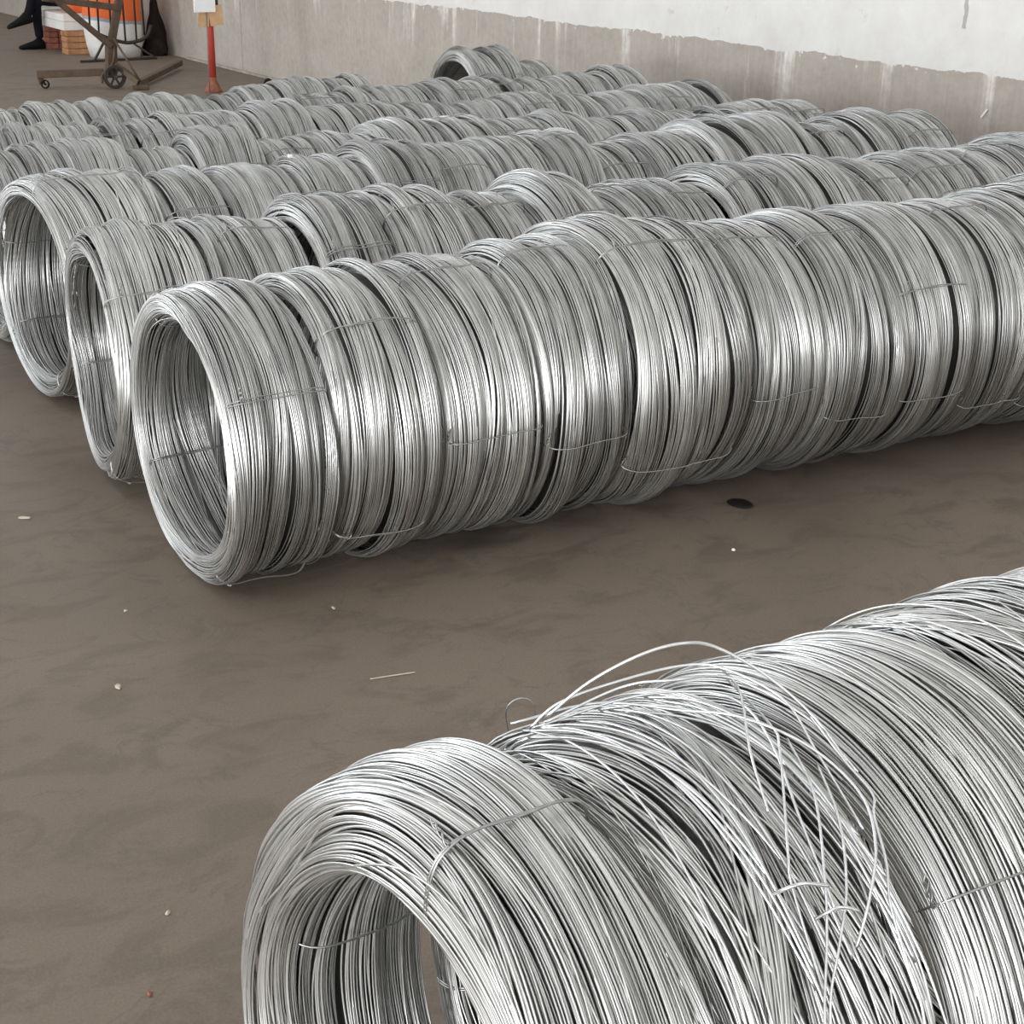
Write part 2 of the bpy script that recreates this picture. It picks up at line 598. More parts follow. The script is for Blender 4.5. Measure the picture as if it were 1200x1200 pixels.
    ex = (np.interp(tu, tt, X) + eo * np.interp(tu, tt, NX)) * min(1.0, (W / 2 - 0.003) / np.abs(np.interp(tu, tt, X) + eo * np.interp(tu, tt, NX)).max())
    er = (Ro - T / 2) + np.interp(tu, tt, Rr) + eo * np.interp(tu, tt, NR)
    p.ties = []
    for v in range(3):
        parts = []
        dbl = v != 1
        tr = wr * 0.92
        for sgn in ((-1, 1) if dbl else (0,)):
            sl = rg.normal(0, 0.004)
            lat = sgn * tr * 1.25 + sl * np.sin(2 * np.pi * tu + v) + 0.0006 * sgn * np.sin(6 * np.pi * tu)
            parts.append(tube_np(np.stack([ex, -er, lat], -1), tr, 5, True))
        # twisted tail on the end face
        k0 = 30 + v * 4
        base = np.array([ex[k0], -er[k0], 0.0])
        out = np.array([np.interp(tu[k0], tt, NX), -np.interp(tu[k0], tt, NR), 0.0])
        tl = np.linspace(0, 1, 14)
        for sgn in (-1, 1):
            hel = base + out * (0.003 * np.sin(3.1 * tl)[:, None]) + np.stack([0.0025 * np.cos(9 * tl + sgn * 1.57), 0.0025 * np.sin(9 * tl + sgn * 1.57) - 0.006 * tl, 0.032 * tl], -1)
            parts.append(tube_np(hel, tr * 0.9, 4, False, False))
        Vt, Ft = join_np(parts)
        p.ties.append(mesh_np('tie_wire', Vt, Ft, TIE))
    p.Ro, p.W = Ro, W
    return p


rnd = random.Random(5)


def place_coil(p, x0, x1, y, Rr, label, group, ties=(30, 120, 210, 300), yaw=0.0, tilt=0.0, spin=None, z=0.0, gap=0.010, name='wire_coil'):
    """one coil: empty on the floor, windings and tie wires as parts"""
    t = thing(name, label, 'wire coil', ((x0 + x1) / 2, y, z), 0, group)
    sr = Rr / p.Ro
    sx = (x1 - x0 - gap) / p.W
    t.scale = (sx, sr, sr)
    t.rotation_euler = (0, tilt, yaw)
    wd = link('windings', p.me, t, (0, 0, p.rmax))
    wd.rotation_euler = (rnd.uniform(0, 6.28) if spin is None else spin, 0, 0)
    wd['kind'] = 'stuff'
    for i, a in enumerate(ties):
        q = link('tie_wire', p.ties[i % 3], t, (0, 0, p.rmax))
        # local angle 0 is the side facing -Y; positive goes up
        q.rotation_euler = (-R_(a), 0, 0)
    return t


NEAR = [make_proto(11, 0.36, 0.25, 0.112, 200, 112, 4, 0.00165, nb=9, inner=150, groove=0.014, ex=0.62, er=0.62, flare=(0.055, R_(60))),
        make_proto(12, 0.36, 0.25, 0.085, 200, 112, 4, 0.00165, nb=9, inner=150, drift=0.018, wander=0.005, stray=0.12, groove=0.010),
        make_proto(13, 0.36, 0.27, 0.090, 200, 112, 4, 0.00165, nb=8, inner=150, stray=0.08, groove=0.012, drift=0.008)]
MID = [make_proto((34, 21, 22, 23, 24, 25)[i], 0.36, 0.26, 0.088, 235, 76, 3, 0.00165, nb=8 + i % 4, drift=0.008, wander=0.0016, stray=0.045, groove=0.016, lift=0.012, inner=90) for i in range(6)]

ORD = ['first', 'second', 'third', 'fourth', 'fifth', 'sixth', 'seventh', 'eighth', 'ninth', 'tenth', 'eleventh', 'twelfth',
       'thirteenth', 'fourteenth', 'fifteenth', 'sixteenth', 'seventeenth', 'eighteenth', 'nineteenth', 'twentieth']

# the near row, cut by the photograph's lower edge
Y0 = 1.124
G = 'coils of the near row'
place_coil(NEAR[0], 0.553, 0.747, Y0, 0.36, 'galvanized wire coil with open hollow end, at the head of the near row', G, (81, 168, 250, 345), yaw=R_(2.5), spin=0.0)
messy = place_coil(NEAR[1], 0.757, 0.992, Y0, 0.357, 'untidy galvanized coil with sprung loose wires, second in the near row', G, (200, 290), spin=1.0)
place_coil(NEAR[2], 1.008, 1.275, Y0, 0.362, 'galvanized coil with one thin tie, just behind the untidy coil in the near row', G, (135, 45, 225, 315), yaw=R_(1.0), spin=2.0)
place_coil(NEAR[1], 1.28, 1.55, Y0, 0.367, 'fourth galvanized coil of the near row, counting from its hollow end', G, (20, 200, 290), spin=3.3)
place_coil(NEAR[2], 1.555, 1.83, Y0, 0.365, 'fifth galvanized coil of the near row, counting from its hollow end', G, (60, 150, 240), spin=4.4)

# loose wires of the untidy coil: (x, radius, angle) round the coil's axis
LOOSE = [
    (0.0018, [(0.777, 0.37, 104.0), (0.81, 0.41, 98.5), (0.852, 0.44, 94.2), (0.893, 0.45, 92.0), (0.931, 0.44, 91.0), (0.976, 0.41, 86.8), (1.01, 0.375, 80.0), (1.02, 0.35, 70)]),
    (0.0017, [(0.754, 0.365, 109.1), (0.84, 0.372, 103.7), (0.888, 0.38, 90.6), (0.924, 0.39, 83.0), (0.952, 0.4, 72.5), (0.957, 0.41, 62.4), (0.939, 0.41, 55.3), (0.91, 0.4, 49.3), (0.886, 0.385, 44.4)]),
    (0.0016, [(1.018, 0.37, 84.0), (0.998, 0.375, 71.0), (0.995, 0.38, 63.7), (0.981, 0.38, 60.5), (0.964, 0.38, 53.6), (0.949, 0.375, 48.0), (0.944, 0.37, 39.6), (0.941, 0.37, 31.1), (0.93, 0.365, 10)]),
    (0.0015, [(1.03, 0.365, 109.4), (0.942, 0.4, 86.9), (0.89, 0.4, 74.8), (0.873, 0.385, 66)]),
    (0.0015, [(1.01, 0.36, 103.0), (0.944, 0.39, 79.5), (0.928, 0.39, 74.4), (0.869, 0.38, 59.5), (0.861, 0.37, 55.2), (0.85, 0.362, 40)]),
    (0.0016, [(0.971, 0.365, 79.4), (0.931, 0.385, 66.3), (0.891, 0.38, 54.4), (0.87, 0.37, 46.9), (0.837, 0.366, 36.4), (0.82, 0.36, 20)]),
    (0.0016, [(0.977, 0.365, 73.0), (0.938, 0.385, 61.4), (0.908, 0.38, 52.2), (0.875, 0.375, 45.2), (0.848, 0.367, 38.3), (0.83, 0.36, 25)]),
    (0.0021, [(0.836, 0.372, 55.2), (0.843, 0.39, 54.7), (0.858, 0.395, 54.3), (0.880, 0.395, 53.0)]),
    (0.0017, [(0.868, 0.37, 50), (0.874, 0.385, 50.0), (0.883, 0.39, 50.0), (0.899, 0.39, 48.9), (0.911, 0.38, 47.1)]),
    (0.0016, [(0.765, 0.36, 106), (0.79, 0.385, 102.8), (0.845, 0.4, 99.4), (0.914, 0.41, 95.8), (0.947, 0.41, 91.6), (0.985, 0.39, 83.9), (0.98, 0.372, 73.9), (0.975, 0.362, 60)]),
    (0.0016, [(0.784, 0.362, 106), (0.86, 0.39, 100.4), (0.898, 0.4, 94.8), (0.967, 0.39, 92.9), (1.012, 0.367, 81.8), (1.02, 0.355, 70)]),
    (0.0009, [(0.79, 0.345, 122), (0.778, 0.372, 117), (0.787, 0.382, 115), (0.80, 0.376, 114), (0.806, 0.35, 115)]),
    (0.0016, [(0.775, 0.358, 107), (0.874, 0.38, 98.8), (0.947, 0.38, 91.2), (0.941, 0.38, 79.5), (0.911, 0.37, 64.3), (0.90, 0.36, 50)]),
]
lr = random.Random(3)
for k in range(14):
    xa = lr.uniform(0.765, 0.93)
    xb = min(0.985, xa + lr.uniform(-0.01, 0.10))
    a0, a1 = lr.uniform(100, 114), lr.uniform(20, 60)
    bul = lr.uniform(0.006, 0.030)
    LOOSE.append((0.0016, [(xa + (xb - xa) * f + 0.006 * math.sin(3.1 * f + k), 0.350 + 0.004 * f + bul * math.sin(math.pi * f) ** 1.5, a0 + (a1 - a0) * f) for f in (0, .2, .4, .6, .8, 1)]))
msc = messy.scale
for rad, pts in LOOSE:
    P = []
    for x, r, a in pts:
        P.append(((x - 0.876) / msc[0], -r * math.cos(R_(a)) / msc[1], (0.36 + r * math.sin(R_(a))) / msc[2]))
    tube_obj('loose_wire', P, rad, BRIGHT if rad > 0.001 else TIE, messy, 6, 48)

# the six long rows on the far side of the bare aisle
rowdef = {
    1: (3.318, 0.360, [1.095, 1.35, 1.615, 1.89, 2.135, 2.50, 2.76, 3.02, 3.30, 3.57, 3.87, 4.15, 4.43, 4.70]),
    2: (4.072, 0.360, [1.12, 1.45, 1.70, 1.93, 2.18, 2.43, 2.66, 2.88, 3.12, 3.36, 3.64, 3.92, 4.22, 4.50, 4.78]),
    3: (4.935, 0.362, [1.18, 1.56, 1.80, 2.06, 2.30, 2.54, 2.77, 2.99, 3.21, 3.44, 3.71, 3.95, 4.19, 4.45, 4.72, 4.98]),
    4: (5.690, 0.350, [1.22, 1.47, 1.74, 1.98, 2.24, 2.50, 2.74, 3.00, 3.24, 3.50, 3.74, 4.00, 4.24, 4.50, 4.74, 4.98]),
    5: (6.420, 0.348, [1.24, 1.50, 1.76, 2.00, 2.26, 2.50, 2.76, 3.02, 3.26, 3.52, 3.78, 4.02, 4.28, 4.52, 4.76, 5.00]),
    6: (7.140, 0.346, [1.50, 1.74, 2.00, 2.24, 2.50, 2.76, 3.00, 3.26, 3.50, 3.76, 4.00, 4.26, 4.52, 4.76, 5.00]),
}
TIES1 = {0: (28, 118, 208, 298), 1: (48, 138, 228, 323), 2: (74, 0, 164, 250), 3: (77, -10, 170, 260), 4: (62, -31, 150, 240),
         5: (68, -5, 160, 250), 6: (63, -22, 150, 240), 7: (30, -19, 120, 210), 8: (75, -30, 165, 250), 9: (25, -40, 115, 205)}
ROWNAME = {1: 'the frontmost long row', 2: 'the second long row back', 3: 'the third long row back',
           4: 'the fourth long row back', 5: 'the fifth long row back', 6: 'the sixth long row back'}
for ri, (yy, Rb, ed) in rowdef.items():
    n = len(ed) - 1
    for k in range(n):
        fr = rnd.uniform(0.945, 1.03 if ri < 4 else 1.018)
        yaw = R_(2.2 * math.sin(k * 0.8 + ri * 2.1) + rnd.uniform(-0.5, 0.5))
        ties = [rnd.uniform(20, 80) + 90 * j for j in range(3)]
        if ri in (1, 2, 3):
            pos = ORD[k] + ' from its hollow open end'
            if k == 0:
                lab = 'galvanized wire coil showing its hollow end, heading ' + ROWNAME[ri]
            else:
                lab = 'galvanized coil, %s from the hollow end of %s' % (ORD[k], ROWNAME[ri])
        else:
            kk = n - 1 - k
            lab = 'galvanized wire coil, %s from the wall end of %s' % (ORD[kk], ROWNAME[ri])
        x0, x1 = ed[k], ed[k + 1]
        pi = (k * 5 + ri * 2) % len(MID)
        if ri == 1:
            ties = TIES1.get(k, ties)
            fr = {0: 0.957, 1: 0.98, 2: 0.99, 3: 0.985, 4: 1.045, 5: 0.985, 6: 1.0, 7: 0.99, 8: 1.0, 9: 1.0, 10: 1.04}.get(k, fr)
            pi = {9: 1, 10: 2}.get(k, pi)
            yaw = R_({0: 1.5, 1: 0.5, 2: 0, 3: -0.5, 4: -1.5, 5: -1}.get(k, -1.0))
        if ri == 2 and k == 0:
            yaw, ties = R_(-5), (38, 128, 200, 300)
        if ri == 2 and k == 1:
            ties = (70, 160, 250)
        if ri == 3 and k == 0:
            yaw, ties = R_(4), (75, 160, 215, 300)
        place_coil(MID[pi], x0, x1, yy + rnd.uniform(-0.005, 0.005), Rb * fr, lab, 'coils of ' + ROWNAME[ri], ties, yaw)

# coils lying between the sixth row and the wall
for k, (x0, x1, yy, Rr, lab) in enumerate([
        (3.30, 3.54, 7.93, 0.325, 'small galvanized coil peeking over the sixth row, farthest from the wall corner'),
        (3.56, 3.80, 7.93, 0.315, 'galvanized coil peeking over the sixth row beside the last small coil'),
        (4.36, 4.68, 7.96, 0.375, 'lone taller galvanized coil rising behind the sixth row, open end showing'),
        (4.70, 4.96, 7.94, 0.335, 'low galvanized coil behind the sixth row, at the wall side of the taller coil')]):
    place_coil(MID[k], x0, x1, yy, Rr, lab, 'coils behind the sixth row', (40, 130), 0.0)


# ---------------------------------------------------------------- the far corner: lifting trolley, rod rack, bags, sitting person, sign post
def wheel(name, r, wd, mat, parent, loc, axis='Y', spokes=0):
    """tyre ring with a hub and spokes as one mesh, axle along axis"""
    M = Matrix.Rotation(R_(90), 4, 'X') if axis == 'Y' else Matrix.Rotation(R_(90), 4, 'Y')
    bm = bmesh.new()
    n = 24
    prof = [(r * 0.74, -wd / 2), (r * 0.95, -wd / 2), (r, -wd * 0.25), (r, wd * 0.25), (r * 0.95, wd / 2), (r * 0.74, wd / 2)]
    rings = [[bm.verts.new((q * math.cos(2 * math.pi * k / n), q * math.sin(2 * math.pi * k / n), z)) for k in range(n)] for q, z in prof]
    for a, b in zip(rings, rings[1:] + rings[:1]):
        for k in range(n):
            bm.faces.new((a[k], a[(k + 1) % n], b[(k + 1) % n], b[k]))
    lathe_bm([(r * 0.05, -wd * 0.6), (r * 0.22, -wd * 0.6), (r * 0.22, wd * 0.6), (r * 0.05, wd * 0.6)], 14, bm)
    for k in range(spokes):
        b2 = beam_bm((r * 0.18 * math.cos(k * 2 * math.pi / spokes), r * 0.18 * math.sin(k * 2 * math.pi / spokes), 0),
                     (r * 0.8 * math.cos(k * 2 * math.pi / spokes), r * 0.8 * math.sin(k * 2 * math.pi / spokes), 0), r * 0.16, wd * 0.3, 0)
        me = bpy.data.meshes.new('tmp')
        b2.to_mesh(me)
        b2.free()
        bm.from_mesh(me)
        bpy.data.meshes.remove(me)
    bmesh.ops.transform(bm, matrix=M, verts=bm.verts)
    return bm_obj(name, bm, mat, parent, loc)


def rel(o, p):
    return tuple(p[i] - o.location[i] for i in range(3))


# --- lifting trolley
tr = thing('lifting_trolley', 'rusty brown steel lifting trolley with a spoked wheel, angled legs and leaning mast', 'trolley', (4.165, 13.62, 0))
B = lambda n, a, b, wd, ht, mat=RUSTY, par=tr: bm_obj(n, beam_bm(rel(tr, a), rel(tr, b), wd, ht), mat, par)
B('base_bar', (3.575, 13.83, 0.115), (4.12, 13.72, 0.125), 0.07, 0.06)
B('mast', (4.165, 13.66, 0.10), (4.185, 13.66, 0.385), 0.085, 0.085)
B('upper_mast', (4.187, 13.66, 0.37), (4.47, 13.66, 1.42), 0.060, 0.060)
B('brace', (4.175, 13.63, 0.34), (3.46, 13.63, 0.97), 0.070, 0.045)
B('cross_bar', (3.63, 13.64, 0.742), (4.275, 13.64, 0.650), 0.045, 0.055)
B('outrigger', (4.20, 13.62, 0.19), (4.335, 13.44, 0.055), 0.050, 0.045)
B('outrigger', (4.335, 13.46, 0.045), (5.23, 14.93, 0.06), 0.050, 0.050)
bm_obj('outrigger_foot', box_bm((-0.06, -0.05, 0), (0.06, 0.05, 0.035), 0.008), RUSTY, tr, rel(tr, (4.335, 13.40, 0)))
tube_obj('stay_rod', [rel(tr, (4.19, 13.60, 0.41)), rel(tr, (4.335, 13.43, 0.075))], 0.011, RUSTY, tr, 6)
tube_obj('stay_rod', [rel(tr, (4.20, 13.62, 0.36)), rel(tr, (4.16, 13.57, 0.21)), rel(tr, (4.06, 13.56, 0.12)), rel(tr, (4.05, 13.55, 0.05))], 0.010, RUSTY, tr, 6, 16)
wheel('main_wheel', 0.098, 0.050, DARKSTEEL, tr, rel(tr, (4.163, 13.56, 0.098)), 'Y', 6)
bm_obj('axle', lathe_bm([(0.012, -0.09), (0.012, 0.09)], 10, None, Matrix.Rotation(R_(90), 4, 'X')), RUSTY, tr, rel(tr, (4.163, 13.61, 0.098)))
cf = bm_obj('caster_fork', beam_bm(rel(tr, (3.615, 13.82, 0.035)), rel(tr, (3.60, 13.82, 0.09)), 0.022, 0.05), RUSTY, tr)
wheel('caster_wheel', 0.036, 0.030, BLACK, cf, rel(tr, (3.63, 13.79, 0.036)), 'Y', 0)

# --- rack of upright rods
rk = thing('rod_rack', 'dark steel rack with six thin upright rods in front of the orange bags', 'rack', (5.0, 16.0, 0))
for (x0, z0, x1) in ((4.700, 0.31, 4.715), (4.787, 0.265, 4.805), (4.907, 0.22, 4.93), (5.05, 0.185, 5.042), (5.164, 0.19, 5.168), (5.25, 0.235, 5.232)):
    tube_obj('rod', [rel(rk, (x0, 16.0, z0)), rel(rk, (x1, 16.0, 1.15))], 0.010, DARKSTEEL, rk, 6)
tube_obj('rim', [rel(rk, p) for p in ((4.66, 16.02, 0.34), (4.752, 16.0, 0.275), (4.90, 16.0, 0.21), (5.05, 16.0, 0.17), (5.17, 16.0, 0.18), (5.27, 16.0, 0.225), (5.33, 16.02, 0.33))], 0.018, DARKSTEEL, rk, 7, 30)
tube_obj('rim', [rel(rk, p) for p in ((4.70, 16.0, 1.14), (4.95, 15.99, 1.10), (5.24, 16.0, 1.14))], 0.013, DARKSTEEL, rk, 7, 16)
B2 = lambda n, a, b, wd, ht: bm_obj(n, beam_bm(rel(rk, a), rel(rk, b), wd, ht, 0.003), DARKSTEEL, rk)
B2('floor_bar', (4.55, 15.9, 0.012), (5.36, 16.0, 0.012), 0.024, 0.024)
B2('stay', (5.10, 16.0, 0.18), (5.33, 15.97, 0.02), 0.020, 0.020)
B2('stay', (4.86, 16.0, 0.23), (4.70, 15.92, 0.02), 0.020, 0.020)


def sack(name, lo, hi, seed, label):
    bm = bmesh.new()
    bmesh.ops.create_cube(bm, size=2.0)
    bmesh.ops.subdivide_edges(bm, edges=bm.edges[:], cuts=7, use_grid_fill=True)
    rs = random.Random(seed)
    ph = [rs.uniform(0, 6) for _ in range(6)]
    c = [(lo[i] + hi[i]) / 2 for i in range(3)]
    h = [(hi[i] - lo[i]) / 2 for i in range(3)]
    for v in bm.verts:
        x, y, z = v.co
        f = 1 - 0.16 * (z * z) - 0.05 * abs(x * y)
        x2, y2 = x * f * (1 - 0.12 * y * y), y * f * (1 - 0.12 * x * x)
        z2 = z * (1 - 0.10 * (x * x + y * y) * (1 if z > 0 else 0))
        wv = 0.03 * math.sin(4 * z + ph[0] + 3 * x) + 0.03 * math.sin(5 * x + ph[1] + 2 * z)
        v.co = Vector((x2 * h[0] * (1 + wv), y2 * h[1] * (1 + wv), (z2 + 1) * h[2]))
    o = bm_obj(name, bm, BAG, None, (c[0], c[1], lo[2]), True)
    return tag(o, label, 'sack')


sack('bulk_bag', (4.79, 16.20, 0), (5.37, 16.74, 0.98), 4, 'big white bag with orange upper half and blue stripe, standing on the floor')
# --- slab of white sheets on two brick piers
bm_obj('sheet_stack', box_bm((-0.32, -0.55, 0), (0.28, 0.55, 0.085), 0.006), FOAM, None, (4.66 + 0.32, 17.32, 0.235))
st = bpy.data.objects['sheet_stack']
st.location = (4.66 + 0.32, 17.34, 0.24)
tag(st, 'thick white sheets laid across brick piers, used as a seat', 'sheets')
bm_obj('sheet', box_bm((-0.315, -0.545, 0), (0.275, 0.545, 0.07), 0.006), FOAM, st, (0, 0, 0.087))


def pier(name, loc, nx, ny, nz, size, mat, label):
    t = thing(name, label, 'bricks', loc)
    bxs = None
    rs = random.Random(9)
    for k in range(nz):
        for i in range(nx):
            for j in range(ny):
                if bxs is None:
                    o = bm_obj('brick', box_bm((-size[0] / 2, -size[1] / 2, 0), (size[0] / 2, size[1] / 2, size[2] - 0.004), 0.004, None, 1), mat, t)
                    bxs = o
                else:
                    o = bxs.copy()
                    COL.objects.link(o)
                    o.parent = t
                o.location = ((i - (nx - 1) / 2) * (size[0] + 0.006) + rs.uniform(-.004, .004), (j - (ny - 1) / 2) * (size[1] + 0.006), k * size[2])


pier('brick_pier', (4.815, 16.90, 0), 1, 2, 4, (0.26, 0.105, 0.060), ORBRICK, 'orange brown brick pier under the near corner of the white sheets')
pier('brick_pier', (4.80, 17.62, 0), 2, 1, 4, (0.11, 0.22, 0.060), BRICKM, 'dark red brick pier under the white sheets, just behind the seated leg')
sack('small_bag', (4.72, 16.95, 0.398), (5.10, 17.22, 0.95), 7, 'orange bag lying on the white sheets behind the leaning mast')

# --- dark bundle in the corner
bm = bmesh.new()
rs = random.Random(2)
prof = [(0.115, 0), (0.125, 0.06), (0.11, 0.14), (0.10, 0.22), (0.075, 0.32), (0.05, 0.42), (0.035, 0.52), (0.018, 0.60)]
lathe_bm(prof, 18, bm)
for v in bm.verts:
    a = math.atan2(v.co.y, v.co.x)
    f = 1 + 0.16 * math.sin(5 * a + 9 * v.co.z) + 0.10 * math.sin(3 * a - 14 * v.co.z)
    v.co = Vector((v.co.x * f, v.co.y * f, v.co.z))
tag(bm_obj('rag_bundle', bm, DARKRAG, None, (5.505, 16.42, 0), True), 'dark brown bundle of rags slumped against the grey wall base', 'rags')

# --- red post with white board
pst = thing('sign_post', 'red pipe post with flared rusty foot, cardboard pad and white board', 'post', (4.83, 13.0, 0))
bm_obj('pipe', lathe_bm([(0.032, 0.09), (0.030, 0.54), (0.029, 1.25)], 18), REDPAINT, pst, (0, 0, 0), True)
bm_obj('foot', lathe_bm([(0.075, 0), (0.074, 0.012), (0.055, 0.05), (0.036, 0.095), (0.033, 0.12)], 20), RUSTRED, pst, (0, 0, 0), True)
bm_obj('cardboard_pad', beam_bm((-0.075, -0.045, 0.535), (-0.060, -0.045, 0.70), 0.10, 0.012, 0.002, (0, 1, 0)), CARD, pst)
bm_obj('cardboard_pad', beam_bm((0.045, -0.050, 0.540), (0.030, -0.050, 0.70), 0.115, 0.012, 0.002, (0, 1, 0)), CARD, pst)
bm_obj('board', box_bm((-0.155, -0.075, 0.648), (0.030, -0.060, 1.05), 0.003), WHITEB, pst)
bm_obj('backing_strip', beam_bm((0.055, -0.035, 0.62), (0.025, -0.035, 1.10), 0.035, 0.012, 0.002, (0, 1, 0)), DARKSTEEL, pst)
tube_obj('thin_rod', [(-0.058, -0.062, 0.0), (-0.045, -0.058, 0.66)], 0.005, GREYROD, pst, 6)

# --- black rag with bent wire near the wall
rg_ = thing('rag_lump', 'small black lump with thin bent sticks lying by the wall base', 'scrap', (5.235, 12.75, 0))
bm = bmesh.new()
bmesh.ops.create_icosphere(bm, subdivisions=3, radius=0.055)
for v in bm.verts:
    v.co *= 1 + 0.12 * math.sin(60 * v.co.x + 40 * v.co.z) + 0.08 * math.sin(75 * v.co.y)
    v.co.z += 0.058
bm_obj('lump', bm, BLACK, rg_, (0, 0, 0), True)
tube_obj('bent_stick', [(0.04, 0, 0.05), (0.12, -0.02, 0.085), (0.20, -0.03, 0.01)], 0.010, RUSTY, rg_, 6, 12)
tube_obj('bent_stick', [(-0.04, 0, 0.05), (-0.14, 0.02, 0.06), (-0.27, 0.04, 0.02), (-0.28, 0.04, 0.055)], 0.006, GREYROD, rg_, 6, 12)

# --- seated person (only the crossed legs come into the picture)
pr = thing('person', 'seated person in dark navy trousers and black shoes, legs crossed, on white sheets', 'person', (4.95, 17.55, 0.0))


def skin_body(name, joints, edges, mat, parent, sub=2):
    me = bpy.data.meshes.new(name)
    me.from_pydata([j[:3] for j in joints], edges, [])
    o = link(name, me, parent)
    o.modifiers.new('skin', 'SKIN')
    sv = me.skin_vertices[0].data
    for v, j in zip(sv, joints):
        r = j[3] if isinstance(j[3], tuple) else (j[3], j[3])
        v.radius = r
    sv[0].use_root = True
    sb = o.modifiers.new('smooth', 'SUBSURF')
    sb.levels = sb.render_levels = sub
    me.materials.append(mat)
    return o


# local coordinates: person faces -X, seat top z = 0.40
body = [(0, 0, 0.545, (0.12, 0.12)), (0.01, 0, 0.68, (0.12, 0.15)), (0.0, 0, 0.82, (0.12, 0.17)), (-0.02, 0, 0.96, (0.09, 0.15)), (-0.03, 0, 1.04, 0.055),
        (-0.02, -0.17, 0.94, 0.055), (-0.10, -0.24, 0.70, 0.043), (-0.30, -0.16, 0.60, 0.034),
        (-0.02, 0.17, 0.94, 0.055), (-0.10, 0.24, 0.70, 0.043), (-0.30, 0.10, 0.61, 0.034)]
skin_body('jacket', body, [(0, 1), (1, 2), (2, 3), (3, 4), (3, 5), (5, 6), (6, 7), (3, 8), (8, 9), (9, 10)], NAVY, pr)
legs = [(0.0, 0, 0.53, (0.11, 0.10)), (-0.06, -0.09, 0.51, 0.085), (-0.36, -0.06, 0.50, 0.062), (-0.36, -0.02, 0.30, 0.052), (-0.345, -0.01, 0.10, 0.046),
        (-0.06, 0.09, 0.525, 0.085), (-0.37, -0.02, 0.60, 0.060), (-0.44, -0.10, 0.43, 0.050), (-0.50, -0.12, 0.33, 0.042)]
skin_body('trousers', legs, [(0, 1), (1, 2), (2, 3), (3, 4), (0, 5), (5, 6), (6, 7), (7, 8)], NAVY, pr)


def shoe(pts):
    bm = bmesh.new()
    n = 12
    rings = []
    for (x, y, z, wd, ht) in pts:
        rings.append([bm.verts.new((x, y + wd * math.cos(2 * math.pi * k / n), max(0.002, z + ht * math.sin(2 * math.pi * k / n)))) for k in range(n)])
    for a, b in zip(rings[:-1], rings[1:]):
        for k in range(n):
            bm.faces.new((a[k], a[(k + 1) % n], b[(k + 1) % n], b[k]))
    bm.faces.new(rings[0][::-1])
    bm.faces.new(rings[-1])
    return bm


bm_obj('shoe', shoe([(-0.295, -0.01, 0.04, 0.030, 0.035), (-0.315, -0.01, 0.05, 0.042, 0.05), (-0.36, -0.01, 0.06, 0.046, 0.065), (-0.42, -0.01, 0.045, 0.046, 0.045), (-0.50, -0.01, 0.032, 0.048, 0.032), (-0.555, -0.01, 0.024, 0.036, 0.022), (-0.575, -0.01, 0.02, 0.018, 0.012)]), BLACK, pr, (0, 0, 0), True)
bm = shoe([(0.08, 0, 0.04, 0.030, 0.035), (0.06, 0, 0.05, 0.042, 0.05), (0.01, 0, 0.06, 0.046, 0.065), (-0.05, 0, 0.045, 0.046, 0.045), (-0.13, 0, 0.032, 0.048, 0.032), (-0.185, 0, 0.024, 0.036, 0.022), (-0.20, 0, 0.02, 0.018, 0.012)])
so = bm_obj('shoe', bm, BLACK, pr, (-0.505, -0.12, 0.262), True)
so.rotation_euler = (0, R_(-14), 0)
# head, hair, hands
bm = bmesh.new()
bmesh.ops.create_uvsphere(bm, u_segments=24, v_segments=18, radius=1.0)
for v in bm.verts:
    x, y, z = v.co
    face = max(0, -x)
    jaw = 1 - 0.22 * max(0, -z)
    nose = 0.022 * math.exp(-((y / 0.16) ** 2 + ((z + 0.08) / 0.22) ** 2)) * face
    eye = -0.010 * face * (math.exp(-(((y - .36) / .16) ** 2 + ((z - .10) / .12) ** 2)) + math.exp(-(((y + .36) / .16) ** 2 + ((z - .10) / .12) ** 2)))
    mouth = -0.006 * face * math.exp(-((y / .3) ** 2 + ((z + .48) / .05) ** 2))
    v.co = Vector((x * 0.095 - nose - eye - mouth, y * 0.075 * jaw, z * 0.118))
hd = bm_obj('head', bm, SKIN, pr, (-0.055, 0, 1.185), True)
tube_obj('neck', [(-0.035, 0, 1.02), (-0.045, 0, 1.12)], 0.05, SKIN, pr, 12)
bm = bmesh.new()
bmesh.ops.create_uvsphere(bm, u_segments=24, v_segments=14, radius=1.0)
bmesh.ops.delete(bm, geom=[v for v in bm.verts if v.co.z < -0.25 or (v.co.x < -0.55 and v.co.z < 0.45)], context='VERTS')
for v in bm.verts:
    v.co = Vector((v.co.x * 0.102 + 0.006, v.co.y * 0.082, v.co.z * 0.124))
bm_obj('hair', bm, HAIR, hd, (0, 0, 0.004), True)
for sy, yy in ((-1, 0.0), (1, 0.0)):
    bm = bmesh.new()
    bmesh.ops.create_uvsphere(bm, u_segments=10, v_segments=8, radius=1.0)
    for v in bm.verts:
        v.co = Vector((v.co.x * 0.018, v.co.y * 0.009, v.co.z * 0.030))
    bm_obj('ear', bm, SKIN, hd, (0.005, sy * 0.074, 0.0), True)
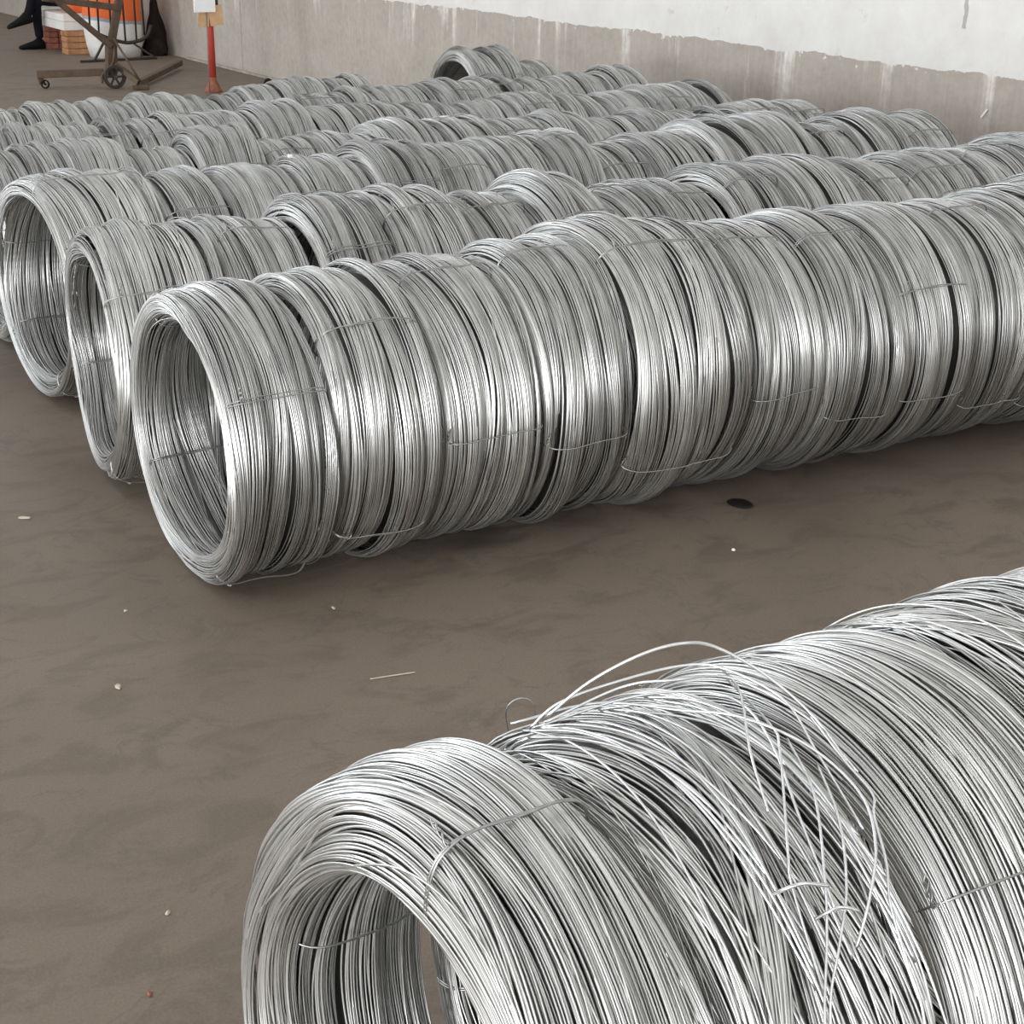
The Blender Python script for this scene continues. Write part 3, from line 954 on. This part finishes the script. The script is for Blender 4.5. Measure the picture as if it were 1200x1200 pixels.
for sy, (hx, hy, hz) in ((-1, (-0.32, -0.15, 0.598)), (1, (-0.32, 0.09, 0.61))):
    j = [(hx, hy, hz, (0.018, 0.028)), (hx - 0.05, hy + 0.01, hz, (0.014, 0.036)), (hx - 0.085, hy + 0.015, hz - 0.004, (0.012, 0.036))]
    e = [(0, 1), (1, 2)]
    hand = skin_body('hand', j, e, SKIN, pr, 2)
    for q in range(4):
        oy = (q - 1.5) * 0.018
        ln = (0.058, 0.070, 0.075, 0.066)[q]
        f = [(hx - 0.075, hy + 0.014 + oy, hz, 0.0085), (hx - 0.085 - ln * 0.5, hy + 0.015 + oy * 1.1, hz - 0.006, 0.008), (hx - 0.085 - ln, hy + 0.015 + oy * 1.1, hz - 0.028, 0.0065)]
        skin_body('finger', f, [(0, 1), (1, 2)], SKIN, hand, 1)
    f = [(hx - 0.015, hy - sy * 0.022, hz, 0.010), (hx - 0.045, hy - sy * 0.052, hz - 0.006, 0.009), (hx - 0.075, hy - sy * 0.058, hz - 0.018, 0.0075)]
    skin_body('thumb', f, [(0, 1), (1, 2)], SKIN, hand, 1)

# ---------------------------------------------------------------- small litter on the floor
def chip(name, loc, size, mat, label, cat, seed):
    bm = bmesh.new()
    bmesh.ops.create_icosphere(bm, subdivisions=2, radius=1.0)
    rs = random.Random(seed)
    a, b, c = rs.uniform(0, 6), rs.uniform(0, 6), rs.uniform(0, 6)
    for v in bm.verts:
        f = 1 + 0.25 * math.sin(3 * v.co.x + a) * math.sin(3 * v.co.y + b) + 0.12 * math.sin(7 * v.co.z + c)
        v.co = Vector((v.co.x * size[0] * f, v.co.y * size[1] * f, max(-1, v.co.z * f) * size[2] + size[2])) * 0.75
    o = bm_obj(name, bm, mat, None, loc, False)
    o.rotation_euler.z = rs.uniform(0, 6)
    return tag(o, label, cat)


chip('pebble', (0.79, 2.86, 0), (0.012, 0.007, 0.005), STONE, 'pale chip of stone alone on bare floor midway between the two nearest rows', 'pebble', 1)
chip('pebble', (0.62, 2.07, 0), (0.008, 0.005, 0.004), STONE, 'pale pebble on the floor close beside the hollow near coil', 'pebble', 2)
chip('pebble', (0.53, 1.89, 0), (0.005, 0.005, 0.005), RUSTRED, 'reddish crumb of brick on the floor below the pale pebble', 'pebble', 3)
chip('paper_bit', (2.36, 2.83, 0), (0.008, 0.007, 0.004), PAPER, 'white speck of paper on the floor below the black oil spot', 'paper', 4)
chip('wood_chip', (0.87, 3.90, 0), (0.024, 0.009, 0.004), STONE, 'pale wood chip on the floor outside the hollow end of the second row', 'wood chip', 5)
chip('wood_chip', (1.337, 3.0, 0), (0.012, 0.005, 0.003), STONE, 'small wood chip on the floor in front of the frontmost hollow coil', 'wood chip', 6)
chip('pebble', (0.919, 3.213, 0), (0.006, 0.005, 0.004), STONE, 'tiny grey pebble on the floor left of the frontmost row', 'pebble', 7)
tag(tube_obj('wire_offcut', [(1.255, 2.64, 0.003), (1.30, 2.632, 0.003), (1.35, 2.62, 0.004)], 0.0014, STONE, None, 5, 12), 'short thin wire offcut lying on the bare floor of the aisle', 'wire')
tag(bm_obj('oil_spot', lathe_bm([(0.034, 0.0005), (0.030, 0.003), (0.012, 0.004)], 28), OIL, None, (2.585, 3.085, 0)), 'round black oil spot on the floor in front of the frontmost row', 'oil spot')
bpy.data.objects['oil_spot'].scale = (0.95, 1.25, 1)
tag(bm_obj('paper_scrap', box_bm((-0.007, -0.007, 0), (0.007, 0.007, 0.010), 0.003), PAPER, None, (2.075, 4.90, 0.716)), 'tiny white paper scrap caught on top of the third long row', 'paper')
ps = bm_obj('paper_scrap', box_bm((-0.004, -0.005, -0.026), (0.004, 0.005, 0.026), 0.002), PAPER, None, (WX - 0.004, 5.228, 0.643))
ps.rotation_euler = (R_(38), 0, 0)
tag(ps, 'white flake of paper stuck slanting on the grey band of the wall', 'paper')
